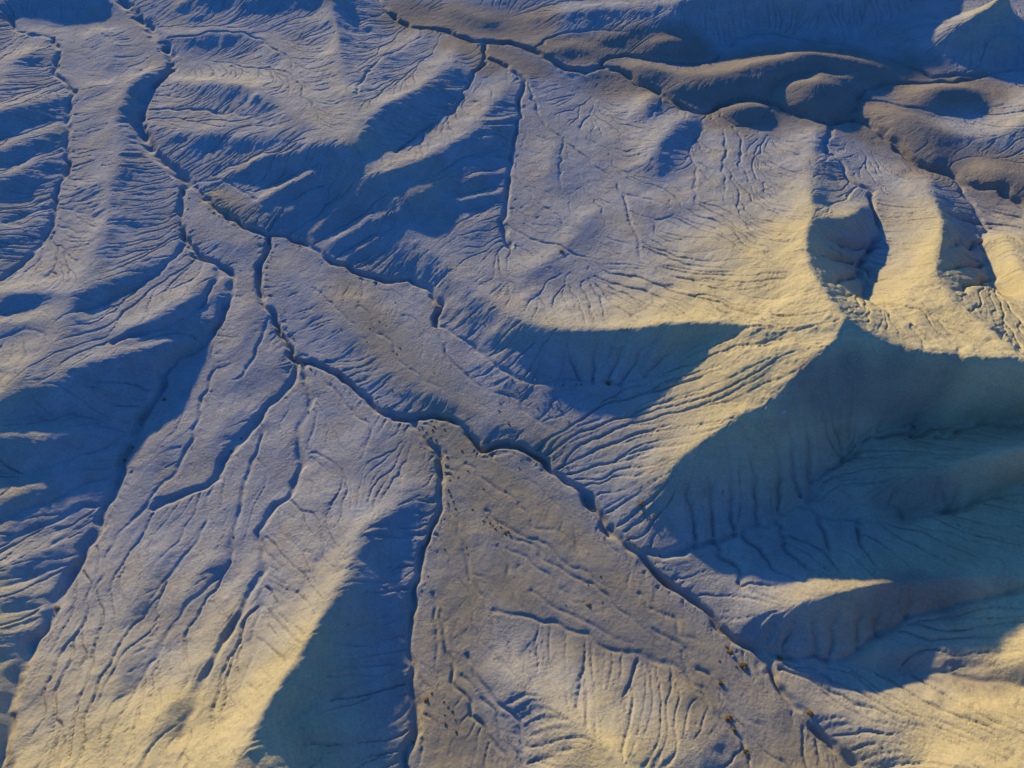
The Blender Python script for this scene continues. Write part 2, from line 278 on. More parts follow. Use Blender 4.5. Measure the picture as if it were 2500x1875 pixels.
def relax():
    CURV = 0.038
    h = None
    for res, its in ((8, 300), (4, 250), (2, 200), (1, 160), (0.5, 90)):
        nx = int((X1 - X0) / res) + 1; ny = int((Y1 - Y0) / res) + 1
        ix = np.round((samples[:, 0] - X0) / res).astype(int); iy = np.round((samples[:, 1] - Y0) / res).astype(int)
        ok = (ix >= 0) & (ix < nx) & (iy >= 0) & (iy < ny)
        idx = iy[ok] * nx + ix[ok]
        cnt = np.bincount(idx, minlength=nx * ny).astype(float)
        sm = np.bincount(idx, weights=samples[ok, 2], minlength=nx * ny)
        fix = (cnt > 0).reshape(ny, nx)
        val = (sm / np.maximum(cnt, 1)).reshape(ny, nx)
        h = np.full((ny, nx), float(samples[:, 2].mean())) if h is None else upsample(h, (ny, nx))
        h[fix] = val[fix]
        yy, xx = np.meshgrid(Y0 + np.arange(ny) * res, X0 + np.arange(nx) * res, indexing='ij')
        qx, qy = to_px(xx, yy, 0.0 * xx)
        curv = CURV * res * res * 0.25 * ((qx > -40) & (qx < W_PX + 40) & (qy > -20) & (qy < H_PX + 40))
        par = (np.add.outer(np.arange(ny), np.arange(nx)) % 2).astype(bool)
        free = [(~fix) & par, (~fix) & ~par]
        for it in range(its):
            for fr in free:
                p = np.pad(h, 1, mode='edge')
                avg = 0.25 * (p[:-2, 1:-1] + p[2:, 1:-1] + p[1:-1, :-2] + p[1:-1, 2:]) - curv
                h = np.where(fr, h + 1.6 * (avg - h), h)
    return h
BASE_RES = 0.5
raw = relax()
sharp = np.clip((raw - 6) / 7, 0, 1)
base = blur(raw, 3.0) * (1 - sharp) + blur(raw, 1.3) * sharp

def sample(a, res, x, y):
    fx = np.clip((x - X0) / res, 0, a.shape[1] - 1.001); fy = np.clip((y - Y0) / res, 0, a.shape[0] - 1.001)
    ix = fx.astype(int); iy = fy.astype(int); fx = fx - ix; fy = fy - iy
    return (a[iy, ix] * (1 - fx) + a[iy, ix + 1] * fx) * (1 - fy) + (a[iy + 1, ix] * (1 - fx) + a[iy + 1, ix + 1] * fx) * fy

print('t', round(time.time() - T0, 1))
# fine grid over the ground in view
RES = 0.225
FX0, FX1, FY0, FY1 = -190.0, 190.0, 8.0, 290.0
nx = int((FX1 - FX0) / RES) + 1; ny = int((FY1 - FY0) / RES) + 1
gx = FX0 + np.arange(nx) * RES; gy = FY0 + np.arange(ny) * RES
GX, GY = np.meshgrid(gx, gy)

def value_noise(scale, seed):
    r = np.random.default_rng(seed)
    c = r.standard_normal((int((FY1 - FY0) / scale) + 4, int((FX1 - FX0) / scale) + 4))
    fx = (GX[0] - FX0) / scale; fy = (GY[:, 0] - FY0) / scale
    ix = fx.astype(int); iy = fy.astype(int); tx = fx - ix; ty = fy - iy
    tx = tx * tx * (3 - 2 * tx); ty = (ty * ty * (3 - 2 * ty))[:, None]
    rows = c[:, ix] * (1 - tx) + c[:, ix + 1] * tx
    return rows[iy] * (1 - ty) + rows[iy + 1] * ty

def near(poly_px, zval, rad):
    l = dense(line(poly_px), 1.5)
    d = np.full((ny // 4 + 1, nx // 4 + 1), 1e9)
    sx = GX[::4, ::4]; sy = GY[::4, ::4]
    d = d[:sx.shape[0], :sx.shape[1]]
    for q in l: np.minimum(d, (sx - q[0]) ** 2 + (sy - q[1]) ** 2, out=d)
    d = upsample(np.sqrt(d), (ny, nx))
    return np.clip(1.4 - d / rad, 0, 1)
blotch = 0.5 + 0.5 * np.clip(value_noise(9, 21) * 0.6 + value_noise(4, 22) * 0.4, -1, 1)
brown = np.zeros_like(GX)
for t, rad in (('1545,170,-1 1640,190,0 1740,195,0 1850,150,2 1969,135,3 2074,150,2 2201,180,1', 11), ('1918,240,0 1990,240,1 2053,250,0', 11),
               ('2240,225,1 2390,225,2', 8), ('2133,290,0 2180,310,1 2243,345,2 2280,400,1', 10), ('2391,420,2 2460,450,4', 8),
               ('1780,280,-1 1870,275,-1', 8), ('1330,110,-4 1420,120,-3 1560,110,-2 1690,118,-1', 8), ('1000,30,-6 1100,40,-5 1200,60,-5 1300,60,-4', 9),
               ('1110,100,-4 1150,120,-4', 5), ('1200,125,-4 1300,160,-3', 5), ('1200,160,-4', 5)):
    brown = np.maximum(brown, near(t, 0, rad))
h = sample(base, BASE_RES, GX, GY)
slope0 = np.hypot(*np.gradient(blur(h, 3), RES))
steep = np.clip(slope0 / 0.35, 0.15, 1.0) * (1 - 0.55 * brown)
h = h + steep * (0.20 * value_noise(7.0, 1) + 0.12 * value_noise(3.1, 2)) + (0.30 + 0.70 * steep) * (0.05 * value_noise(1.3, 3) + 0.02 * value_noise(0.6, 4))

high = np.clip((h - 9.0) / 10.0, 0, 1)
crust = 0.5 * value_noise(1.9, 31) + 0.35 * value_noise(0.9, 32) + 0.25 * value_noise(0.45, 33)
h = h + high * (0.06 + 0.12 * np.clip((slope0 - 0.35) / 0.25, 0, 1)) * crust
# incised beds
wob1 = value_noise(2.6, 11) + 0.2 * value_noise(0.9, 13); wob2 = value_noise(2.6, 12) + 0.2 * value_noise(0.9, 14)
vary = np.clip(1 + 0.30 * value_noise(5.0, 15) + 0.2 * value_noise(2.0, 16), 0.35, 1.7)
bed = np.zeros_like(h); beddist = np.full_like(h, 9.0)
for (dep, wid, _), l in zip(CHANNELS, ch_lines):
    small = dep < 0.65
    if small: dep, wid = dep * 0.62, max(wid * 0.7, 0.32)
    pts = dense(l, 0.2)
    reach = max(3.2 * wid, 2.2)
    n = int(reach / RES) + 2
    for k in range(0, len(pts), 16):
        seg = pts[k:k + 17]
        i0 = int((seg[:, 0].min() - FX0) / RES) - n; i1 = int((seg[:, 0].max() - FX0) / RES) + n
        j0 = int((seg[:, 1].min() - FY0) / RES) - n; j1 = int((seg[:, 1].max() - FY0) / RES) + n
        i0, j0 = max(i0, 0), max(j0, 0); i1, j1 = min(i1, nx), min(j1, ny)
        if i1 <= i0 or j1 <= j0: continue
        sx = GX[j0:j1, i0:i1] + 0.35 * wob1[j0:j1, i0:i1]; sy = GY[j0:j1, i0:i1] + 0.35 * wob2[j0:j1, i0:i1]
        d2 = np.full(sx.shape, 1e9)
        for q in seg:
            np.minimum(d2, (sx - q[0]) ** 2 + (sy - q[1]) ** 2, out=d2)
        r = np.sqrt(d2)
        fade = 1.0 if not small else float(np.clip((len(pts) - k) / (0.45 * len(pts)), 0.25, 1))
        prof = 0.88 * fade * dep * vary[j0:j1, i0:i1] * np.exp(-(r / wid) ** 2.4)
        sub = bed[j0:j1, i0:i1]; np.maximum(sub, prof, out=sub)
        sub = beddist[j0:j1, i0:i1]; np.minimum(sub, r, out=sub)
h = h - bed

print('t', round(time.time() - T0, 1))
# low ribs standing on the slopes: (height, half width, points)
RIBS = [
 (1.5, 6.0, '1918,225 1990,220 2050,238'), (1.6, 5.0, '2250,236 2320,232 2390,236'), (1.3, 6.0, '2140,285 2200,302 2260,345'), (1.3, 4.0, '1775,282 1820,274 1870,276'), (1.2, 4.0, '1585,116 1630,112 1685,118'),
 (1.3, 4.5, '2395,420 2450,445'), (1.1, 4.0, '1340,128 1400,122 1450,132'), (0.9, 4.0, '1545,165 1610,185'), (0.8, 5.0, '1690,200 1780,215'),
 (1.2, 2.2, '560,430 650,392 760,372'), (1.2, 2.2, '640,490 720,452 800,422'), (1.2, 2.0, '773,565 836,506 880,478'), (1.2, 2.2, '811,600 900,545 940,540'),
 (0.7, 1.8, '600,400 680,372 740,360'), (0.7, 1.6, '850,625 920,590 960,575'), (0.6, 1.6, '700,530 760,480 820,455'),
 (0.6, 1.4, '1100,500 1170,485 1232,470'), (0.6, 1.4, '1120,450 1180,430 1240,418'), (0.5, 1.4, '1150,360 1210,340 1250,322'), (0.5, 1.2, '1190,300 1262,285'), (0.5, 1.2, '1180,320 1262,303'),
]
def on_slope(txt):
    xy = np.array([tuple(map(float, t.split(','))) for t in txt.split()])
    z = np.full(len(xy), 2.0)
    for _ in range(10):
        x, y = ground(xy[:, 0], xy[:, 1], z); z = sample(base, BASE_RES, x, y)
    return np.stack([x, y, z], 1)
rib = np.zeros_like(h)
for hh, wid, t in RIBS:
    l = dense(on_slope(t), 0.5)
    n = int(3 * wid / RES) + 2
    ln = np.linspace(0, 1, len(l)); env = np.sin(np.pi * np.clip(ln * 0.92 + 0.06, 0, 1)) ** 0.6
    for q, e in zip(l, env):
        i = int((q[0] - FX0) / RES); j = int((q[1] - FY0) / RES)
        i0, i1, j0, j1 = max(i - n, 0), min(i + n, nx), max(j - n, 0), min(j + n, ny)
        if i1 <= i0 or j1 <= j0: continue
        d2 = (GX[j0:j1, i0:i1] - q[0]) ** 2 + (GY[j0:j1, i0:i1] - q[1]) ** 2
        sub = rib[j0:j1, i0:i1]; np.maximum(sub, hh * e * np.exp(-d2 / wid ** 2), out=sub)
h = h + rib
# side gullies and braids cut into the slopes: (depth, half width, points from top to foot)
CUTS = [(0.55, 0.5, t) for t in (
 '1969,1000 1975,1080 1984,1165', '2040,985 2045,1040 2055,1105', '2165,935 2150,1000 2135,1060', '1900,1060 1905,1150 1915,1250', '1840,1060 1842,1160 1850,1270', '1780,1090 1785,1190 1795,1295',
 '1730,1130 1738,1220 1745,1310', '1680,1160 1690,1250 1700,1335', '2230,900 2225,960 2240,1020', '2300,900 2310,960 2320,1028', '2400,900 2390,970 2400,1030', '2000,930 2010,1000 2030,1080', '1935,990 1940,1080 1950,1200',
 '1990,1490 1985,1550 1990,1600', '2050,1470 2040,1540 2035,1610', '2100,1455 2090,1520 2090,1575', '2160,1440 2150,1500 2150,1545', '2230,1435 2220,1480 2225,1505', '1930,1500 1920,1550 1930,1605',
 '2300,1165 2310,1210 2320,1245', '2200,1185 2190,1230 2200,1262', '2400,1120 2390,1170 2400,1210', '1900,1410 1860,1350 1830,1300', '1980,1400 1930,1330 1900,1272', '2060,1390 2020,1320 2000,1255', '2140,1390 2110,1320 2095,1266', '1830,1440 1790,1380 1750,1320',
 '1460,815 1450,870 1455,925', '1540,815 1500,870 1480,928', '1620,800 1560,860 1520,928', '1680,800 1620,860 1585,920', '1390,815 1400,870 1420,924',
 '1800,1010 1830,1040 1850,1090')]
CUTS += [(1.0, 0.75, t) for t in (
 '2000,560 2050,590 2100,600 2140,600', '1985,610 2040,625 2085,640', '2010,690 2050,680 2095,660', '2140,690 2120,650 2110,630', '2310,520 2350,530 2395,540', '2310,600 2350,590 2395,590', '2300,660 2350,640 2405,640', '2340,720 2370,690 2415,680')]
CUTS += [(0.16, 0.32, t) for t in (
 '1400,1330 1330,1290 1260,1230 1200,1180 1130,1130', '1500,1440 1420,1390 1340,1340 1260,1290 1180,1240', '1540,1570 1460,1540 1380,1500 1300,1440', '1060,1640 1070,1540 1060,1450', '1860,1800 1800,1730 1740,1660 1680,1600 1600,1540',
 '1720,1580 1640,1520 1560,1450', '1240,1860 1230,1800 1200,1720 1130,1650', '1840,1850 1760,1760 1700,1680 1650,1600', '1080,960 1000,900 940,830 880,740', '900,830 830,760 760,700')]
cut_ = np.zeros_like(h)
for dd, wid, t in CUTS:
    l = dense(on_slope(t), 0.18)
    n = int(2.4 * wid / RES) + 4
    for q, e in zip(l, np.clip(0.35 + np.linspace(0, 1.3, len(l)), 0, 1)):
        i = int((q[0] - FX0) / RES); j = int((q[1] - FY0) / RES)
        i0, i1, j0, j1 = max(i - n, 0), min(i + n, nx), max(j - n, 0), min(j + n, ny)
        if i1 <= i0 or j1 <= j0: continue
        d2 = (GX[j0:j1, i0:i1] + 0.5 * wob1[j, i] - q[0]) ** 2 + (GY[j0:j1, i0:i1] + 0.5 * wob2[j, i] - q[1]) ** 2
        sub = cut_[j0:j1, i0:i1]; np.maximum(sub, dd * e * np.exp(-d2 / wid ** 2), out=sub)
h = h - cut_

# running water: many small streams carve rills down the slopes
def streams(hs, n_part, steps, sink, r):
    dy, dx = np.gradient(hs, RES)
    g = np.hypot(dx, dy) + 1e-6
    vx = (-dx / g).astype(np.float32).ravel(); vy = (-dy / g).astype(np.float32).ravel()
    x = r.uniform(2, nx - 3, n_part).astype(np.float32); y = r.uniform(2, ny - 3, n_part).astype(np.float32)
    ok = seen[y.astype(int), x.astype(int)]; x, y = x[ok], y[ok]
    mx = np.zeros(len(x), np.float32); my = np.zeros(len(x), np.float32)
    ox, oy = x.copy(), y.copy()
    acc = np.zeros(nx * ny)
    for s in range(steps):
        idx = y.astype(np.int32) * nx + x.astype(np.int32)
        acc += np.bincount(idx, minlength=nx * ny)
        mx = 0.35 * mx + 0.65 * vx[idx]; my = 0.35 * my + 0.65 * vy[idx]
        x = np.clip(x + mx, 1, nx - 2); y = np.clip(y + my, 1, ny - 2)
        if s % 8 == 7:                                          # water that stands still or joins a bed stops cutting
            live = ((x - ox) ** 2 + (y - oy) ** 2 > 12) & ~sink[idx]
            x, y, mx, my = x[live], y[live], mx[live], my[live]
            ox, oy = x.copy(), y.copy()
    return acc.reshape(ny, nx)
_px, _py = to_px(GX, GY, h)
seen = (_px > -0.06 * W_PX) & (_px < 1.06 * W_PX) & (_py > -0.06 * H_PX) & (_py < 1.07 * H_PX)
def erode(h, passes, n_part, steps, seed):
    r = np.random.default_rng(seed)
    calm = 1 - np.clip(bed / 0.12, 0, 1)
    sink = (bed > 0.2).ravel()
    gs = np.hypot(*np.gradient(blur(h, 4.0), RES))
    gs = np.clip((gs - 0.02) / 0.26, 0.05, 1.0) * calm * (1 - 0.6 * brown)
    start = h
    for p in range(passes):
        acc = blur(streams(blur(h, 0.6), n_part, steps, sink, r), 0.5)
        amt = np.minimum(acc / acc.mean(), 12.0) ** 0.9
        cut = np.clip(amt - 1.4 * blur(amt, 3.0), 0, 6) / 6
        h = np.maximum(h - gs * 0.06 * cut, start - 0.09 * gs)
    acc = streams(blur(h, 0.6), int(n_part * 2.6), int(steps * 1.3), sink, r)
    thin = blur(acc, 0.45); broad = blur(acc, 4.5) + 0.25 * acc.mean()
    line_ = np.clip((thin / broad - 1.5) / 2.0, 0, 1)
    size = np.clip(np.log1p(broad / acc.mean()) / 1.6, 0.25, 1.2)
    return h - gs ** 0.6 * (0.12 + 0.15 * gs) * blur(line_ * size, 0.42)
def runnels(h, spacing, length, seed):
    # soil scored along the fall line: noise smeared down the slope
    hs = blur(h, 2.2)
    dy, dx = np.gradient(hs, RES); g = np.hypot(dx, dy) + 1e-6
    vx = (-dx / g).astype(np.float32).ravel(); vy = (-dy / g).astype(np.float32).ravel()
    nz = np.random.default_rng(seed).standard_normal((ny, nx)).astype(np.float32)
    nz = blur(nz, spacing / RES / 4.0).astype(np.float32)
    nz = (nz / nz.std()).ravel()
    jj, ii = np.nonzero(seen)
    x = ii.astype(np.float32) + 0.5; y = jj.astype(np.float32) + 0.5
    acc = np.zeros(len(x), np.float32); w = np.zeros(len(x), np.float32)
    for k in range(length):
        idx = y.astype(np.int32) * nx + x.astype(np.int32)
        acc += nz[idx]
        x = np.clip(x + 1.3 * vx[idx], 1, nx - 2); y = np.clip(y + 1.3 * vy[idx], 1, ny - 2)
    out_ = np.zeros((ny, nx)); out_[jj, ii] = acc / acc.std()
    return out_
def slope_gain(h):
    gs = np.hypot(*np.gradient(blur(h, 4.0), RES))
    return (1 - 0.6 * brown) * np.clip((gs - 0.035) / 0.20, 0.0, 1.0) * (1 - np.clip(bed / 0.12, 0, 1))
run = runnels(h, 1.0, 40, 61)
fine = runnels(h, 0.7, 26, 62)
patchy = np.clip(0.75 + 0.45 * value_noise(11, 63), 0.25, 1.3)
h = h - slope_gain(h) * (1 + 0.9 * np.clip((slope0 - 0.35) / 0.25, 0, 1)) * (patchy * 0.115 * np.clip((run - 0.85) / 0.7, 0, 1.2) + 0.085 * np.clip((fine - 0.75) / 0.7, 0, 1.2) )
h = erode(h, 4, 500000, 130, 5)

print('t', round(time.time() - T0, 1))
# ------------------------------------------------------------------ soil zones carried as a colour layer
wash = np.zeros_like(h)
for t, rad in (('1080,1090,0 1180,1180,1 1300,1280,2 1420,1380,3 1560,1500,4 1700,1600,5 1850,1760,6 1950,1860,7', 9), ('1130,1300,1 1120,1450,3 1080,1600,4 1080,1750,5 1130,1875,6', 7),
               ('1250,1400,3 1350,1460,3 1500,1540,4', 8), ('850,720,-1 900,790,0 960,860,1 1040,930,1 1120,1000,2', 6), ('1250,1060,2 1340,1100,2', 5), ('520,480,-4 600,520,-3', 4)):
    wash = np.maximum(wash, near(t, 0, rad) * (0.8 if rad <= 6 else 1.0))
wash *= 0.6 + 0.4 * blotch
brown = np.clip(brown * 1.3 + 0.5 * (blotch - 0.5), 0, 1) * (brown > 0)
# dark shale at right, partly painted shade to deepen the big shadow; wash stain
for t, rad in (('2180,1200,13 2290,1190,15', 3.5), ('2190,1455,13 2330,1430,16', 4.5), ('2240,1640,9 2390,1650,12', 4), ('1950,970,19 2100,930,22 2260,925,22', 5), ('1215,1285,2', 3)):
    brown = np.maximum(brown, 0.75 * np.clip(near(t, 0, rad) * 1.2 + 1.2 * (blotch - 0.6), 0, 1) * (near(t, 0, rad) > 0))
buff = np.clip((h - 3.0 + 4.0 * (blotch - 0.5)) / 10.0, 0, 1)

print('t', round(time.time() - T0, 1))
# ------------------------------------------------------------------ masks of the separate hills: grow outwards from seed points, stopping at the gullies
SEEDS = [
 ('peaked_hill', 'tall buff hill rising to a sharp pointed crest, throwing the widest shadow', 'hill', '1400,500 1700,550 1450,750 1600,850 1880,450 1320,400 1650,350 2000,420 2050,600 2220,560 2200,420 1600,990 1800,900 1900,1100 2100,950 2300,930 1750,1150 1520,1150 2350,800 1650,1250 2060,350 1880,350'),
 ('shale_hill', 'broad hill at lower left, lit slope scored by long gullies, shadow behind its crest', 'hill', '600,1400 850,1550 400,1500 800,1100 450,1100 300,1600 550,1250 200,1650 930,1400 900,1800 680,1000 850,960 580,860 620,700 500,1000 350,1350 700,1250 600,1150 300,1450'),
 ('shale_hill', 'low rounded hill at bottom centre enclosed by two dry streambeds', 'hill', '1400,1680 1600,1750 1350,1600 1320,1830 1700,1800 1260,1700'),
 ('shale_ridge', 'branching blue-grey ridge left of the pointed hill with long shadowed spurs', 'hill', '900,500 700,420 1050,340 450,360 1100,480 1150,560 900,300 600,250 960,180 1080,600 620,420 500,160 640,180 800,620'),
 ('shale_ridge', 'dark ridge below the top edge left of the brown mounds', 'hill', '780,60 830,130 600,30 880,100 890,20'),
 ('shale_spurs', 'row of dark parallel spurs against the left edge', 'hill', '60,250 60,330 60,400 60,470 60,560 40,120 60,520'),
 ('shale_terrace', 'pale flat-topped terrace between two deep gullies at upper left', 'hill', '230,330 230,120 220,450 200,600 330,430 380,560 320,620'),
 ('shale_ridge', 'curved ridge at left whose crest glows above a blue shadow', 'hill', '150,850 300,780 420,740 60,900 200,930 470,700 60,740 100,980 250,960'),
 ('shale_slope', 'dark striped slope at the left edge beside the long straight gully', 'hill', '100,1080 100,1190 80,1260 100,1330 60,1440 40,1550 20,1650'),
 ('shale_spur', 'shadowed spur with a sunlit golden tip, right of the dry wash', 'hill', '1900,1420 2000,1350 2200,1440 2400,1300 2100,1500 1700,1420 2400,1430'),
 ('shale_spur', 'dark spur wholly in shade directly below the pointed crest', 'hill', '2150,1180 2300,1190 2420,1130 2070,1180'),
 ('shale_spur', 'low dark spur at the right edge above the bottom corner', 'hill', '2250,1560 2400,1600 2150,1610 2440,1520'),
 ('shale_hill', 'golden sunlit hillside in the bottom right corner', 'hill', '2150,1750 2300,1780 2450,1800 2000,1680 2250,1850'),
 ('brown_mound', 'long smooth brown mound winding across the upper right', 'hill', '1900,180 1600,190 1750,220 2050,170 1500,150 1830,210'),
 ('brown_mound', 'round brown mound in the bend of the upper right streambed', 'hill', '1980,240 2040,260'),
 ('brown_mound', 'oval brown mound with a sunlit top near the right edge', 'hill', '2300,240 2250,230'),
 ('brown_mound', 'lumpy brown mound rising to the right edge above the streambed', 'hill', '2240,340 2350,340 2180,300 2440,320'),
 ('brown_mound', 'small oval brown mound on the near side of the streambed', 'hill', '1820,280'),
 ('brown_mound', 'smooth brown rise along the top edge', 'hill', '1100,40 1200,60 1020,20'),
 ('shale_ridge', 'blue shadowed ridge along the top edge behind the brown mounds', 'hill', '1450,110 1600,90 1420,50 1700,80 1900,40 2100,60 2300,130 2420,120'),
 ('shale_hill', 'gullied hillside at the right edge beyond the curved crest', 'hill', '2440,600 2460,520 2480,700'),
 ('dry_wash', 'wide flat brown-grey wash dotted with shrubs, running to the bottom edge', 'wash', '1250,1250 1450,1420 1700,1560 1850,1740 1200,1400 1060,1600 1070,1800 1350,1500 1150,1750 1100,1300 1150,1130'),
 ('dry_wash', 'flat pale terrace with brown stains between two streambeds near the centre', 'wash', '800,750 950,850 1100,980 1250,1040 700,640'),
 ('dry_wash', 'small triangular flat where the streambeds meet at left', 'wash', '530,590 590,620 500,540'),
 ('dry_wash', 'narrow flat strip above the streambed fork at left', 'wash', '560,490 620,530'),
]
CR = 0.72
st = 3
cx, cy = GX[::st, ::st], GY[::st, ::st]
lab = np.full(cx.shape, -1, int)
wall = (bed[::st, ::st] > 0.25)
hz = h[::st, ::st]
for li, (_, _, _, pts) in enumerate(SEEDS):
    for tok in pts.split():
        px, py = map(float, tok.split(','))
        z = 3.0
        for _ in range(8):
            x, y = ground(px, py, z); z = float(sample(base, BASE_RES, np.array([x]), np.array([y]))[0])
        i = int(np.clip((x - FX0) / RES / st, 1, lab.shape[1] - 2)); j = int(np.clip((y - FY0) / RES / st, 1, lab.shape[0] - 2))
        lab[j - 1:j + 2, i - 1:i + 2] = li
def grow(lab, wall, n):
    for it in range(n):
        todo = (lab < 0) & ~wall
        if not todo.any(): break
        p = np.pad(lab, 1, constant_values=-1)
        new = lab
        for sh in ((p[:-2, 1:-1]), (p[2:, 1:-1]), (p[1:-1, :-2]), (p[1:-1, 2:])):
            new = np.where((new < 0) & todo & (sh >= 0), sh, new)
        if (new == lab).all(): break
        lab = new
    return lab
lab = grow(lab, wall, 400)
lab = grow(lab, np.zeros_like(wall), 400)
lab[lab < 0] = 0
LAB = np.repeat(np.repeat(lab, st, 0), st, 1)[:ny, :nx]
if LAB.shape != (ny, nx):
    LAB = np.pad(LAB, [(0, ny - LAB.shape[0]), (0, nx - LAB.shape[1])], mode='edge')

print('t', round(time.time() - T0, 1))
# ------------------------------------------------------------------ materials
def soil_material():
    m = bpy.data.materials.new('badland_soil'); m.use_nodes = True
    N, L = m.node_tree.nodes, m.node_tree.links
    b = N['Principled BSDF']
    b.inputs['Roughness'].default_value = 0.95
    b.inputs['Specular IOR Level'].default_value = 0.1
    at = N.new('ShaderNodeAttribute'); at.attribute_name = 'soil'
    tc = N.new('ShaderNodeTexCoord')
    def noise(scale, det, rough=0.6):
        n = N.new('ShaderNodeTexNoise'); n.inputs['Scale'].default_value = scale
        n.inputs['Detail'].default_value = det; n.inputs['Roughness'].default_value = rough
        L.new(tc.outputs['Object'], n.inputs['Vector']); return n
    def mixc(fac, a, bcol, mode='MIX'):
        x = N.new('ShaderNodeMix'); x.data_type = 'RGBA'; x.blend_type = mode
        for s, v in ((0, fac), (6, a), (7, bcol)):
            if isinstance(v, (tuple, float, int)): x.inputs[s].default_value = v
            else: L.new(v, x.inputs[s])
        return x.outputs[2]
    sep = N.new('ShaderNodeSeparateColor'); L.new(at.outputs['Color'], sep.inputs[0])
    n1 = noise(0.22, 5); n2 = noise(2.4, 6, 0.7)
    grey = mixc(n1.outputs[0], (0.178, 0.182, 0.192, 1), (0.315, 0.313, 0.308, 1))
    nm = noise(0.09, 6, 0.65)
    mr = N.new('ShaderNodeMapRange'); mr.inputs[1].default_value = 0.48; mr.inputs[2].default_value = 0.62; mr.inputs[4].default_value = 0.7
    L.new(nm.outputs[0], mr.inputs[0])
    grey = mixc(mr.outputs[0], grey, (0.255, 0.232, 0.205, 1))
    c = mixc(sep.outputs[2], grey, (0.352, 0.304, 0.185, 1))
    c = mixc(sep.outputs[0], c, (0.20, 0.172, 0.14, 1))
    c = mixc(sep.outputs[1], c, (0.228, 0.194, 0.132, 1))
    # thin beds of slightly different clay, following height
    mp = N.new('ShaderNodeMapping'); mp.inputs['Scale'].default_value = (0.03, 0.03, 1.4)
    L.new(tc.outputs['Object'], mp.inputs['Vector'])
    nb = N.new('ShaderNodeTexNoise'); nb.inputs['Scale'].default_value = 1.0; nb.inputs['Detail'].default_value = 4; nb.inputs['Roughness'].default_value = 0.7
    L.new(mp.outputs[0], nb.inputs['Vector'])
    rb = N.new('ShaderNodeMapRange'); rb.inputs[1].default_value = 0.35; rb.inputs[2].default_value = 0.65; rb.inputs[3].default_value = 0.95; rb.inputs[4].default_value = 1.04
    L.new(nb.outputs[0], rb.inputs[0])
    c = mixc(1.0, c, rb.outputs[0], 'MULTIPLY')
    ramp = N.new('ShaderNodeMapRange'); ramp.inputs[1].default_value = 0.3; ramp.inputs[2].default_value = 0.7
    ramp.inputs[3].default_value = 0.84; ramp.inputs[4].default_value = 1.14
    L.new(n2.outputs[0], ramp.inputs[0])
    c = mixc(1.0, c, ramp.outputs[0], 'MULTIPLY')
    L.new(c, b.inputs['Base Color'])
    n3 = noise(5.0, 5, 0.75); n4 = noise(1.9, 3)
    add = N.new('ShaderNodeMath'); add.operation = 'MULTIPLY_ADD'; add.inputs[1].default_value = 0.6
    L.new(n3.outputs[0], add.inputs[0]); L.new(n4.outputs[0], add.inputs[2])
    bump = N.new('ShaderNodeBump'); bump.inputs['Strength'].default_value = 0.9; bump.inputs['Distance'].default_value = 0.30
    pat = noise(0.16, 3)                                         # crust is rough in places, silted smooth in others
    ps = N.new('ShaderNodeMapRange'); ps.inputs[1].default_value = 0.35; ps.inputs[2].default_value = 0.65; ps.inputs[3].default_value = 0.35; ps.inputs[4].default_value = 1.0
    L.new(pat.outputs[0], ps.inputs[0])
    wsub = N.new('ShaderNodeMath'); wsub.operation = 'MULTIPLY_ADD'; wsub.inputs[1].default_value = -0.55; wsub.inputs[2].default_value = 1.0
    L.new(sep.outputs[1], wsub.inputs[0])
    pm = N.new('ShaderNodeMath'); pm.operation = 'MULTIPLY'; L.new(ps.outputs[0], pm.inputs[0]); L.new(wsub.outputs[0], pm.inputs[1])
    L.new(pm.outputs[0], bump.inputs['Strength'])
    L.new(add.outputs[0], bump.inputs['Height']); L.new(bump.outputs[0], b.inputs['Normal'])
    return m
SOIL = soil_material()

# ------------------------------------------------------------------ terrain meshes
px, py = to_px(GX, GY, h)
keep = (px > -0.05 * W_PX) & (px < 1.05 * W_PX) & (py > -0.05 * H_PX) & (py < 1.06 * H_PX)
fk = keep[:-1, :-1]
flab = LAB[:-1, :-1]
dy, dx = np.gradient(h, RES)
NRM = np.stack([-dx, -dy, np.ones_like(h)], -1); NRM /= np.linalg.norm(NRM, axis=-1, keepdims=True)
NRM = NRM.reshape(-1, 3); P = np.stack([GX, GY, h], -1).reshape(-1, 3)
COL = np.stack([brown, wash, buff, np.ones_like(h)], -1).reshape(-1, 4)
ID = np.arange(nx * ny).reshape(ny, nx)
def grid_object(name, verts, quads, nrm=None, col=None):
    me = bpy.data.meshes.new(name)
    nf = len(quads)
    me.vertices.add(len(verts)); me.vertices.foreach_set('co', verts.astype(np.float32).ravel())
    me.loops.add(nf * 4); me.loops.foreach_set('vertex_index', quads.astype(np.int32).ravel())
    me.polygons.add(nf); me.polygons.foreach_set('loop_start', np.arange(nf, dtype=np.int32) * 4)
    me.polygons.foreach_set('use_smooth', np.ones(nf, bool))
    me.update(calc_edges=True)
    if col is not None:
        a = me.color_attributes.new('soil', 'FLOAT_COLOR', 'POINT'); a.data.foreach_set('color', col.astype(np.float32).ravel())
    if nrm is not None:
        me.normals_split_custom_set_from_vertices(nrm.astype(np.float32))
    me.materials.append(SOIL)
    o = bpy.data.objects.new(name, me); scene.collection.objects.link(o)
    return o
for li, (name, label, cat, _) in enumerate(SEEDS):
    jj, ii = np.nonzero(fk & (flab == li))
    if len(jj) < 20: continue
    q = np.stack([ID[jj, ii], ID[jj, ii + 1], ID[jj + 1, ii + 1], ID[jj + 1, ii]], 1)
    used, inv = np.unique(q.ravel(), return_inverse=True)
    o = grid_object(name, P[used], inv.reshape(-1, 4), NRM[used], COL[used])
    o['label'] = label; o['category'] = cat; o['kind'] = 'structure'

print('fine faces', int(fk.sum()))
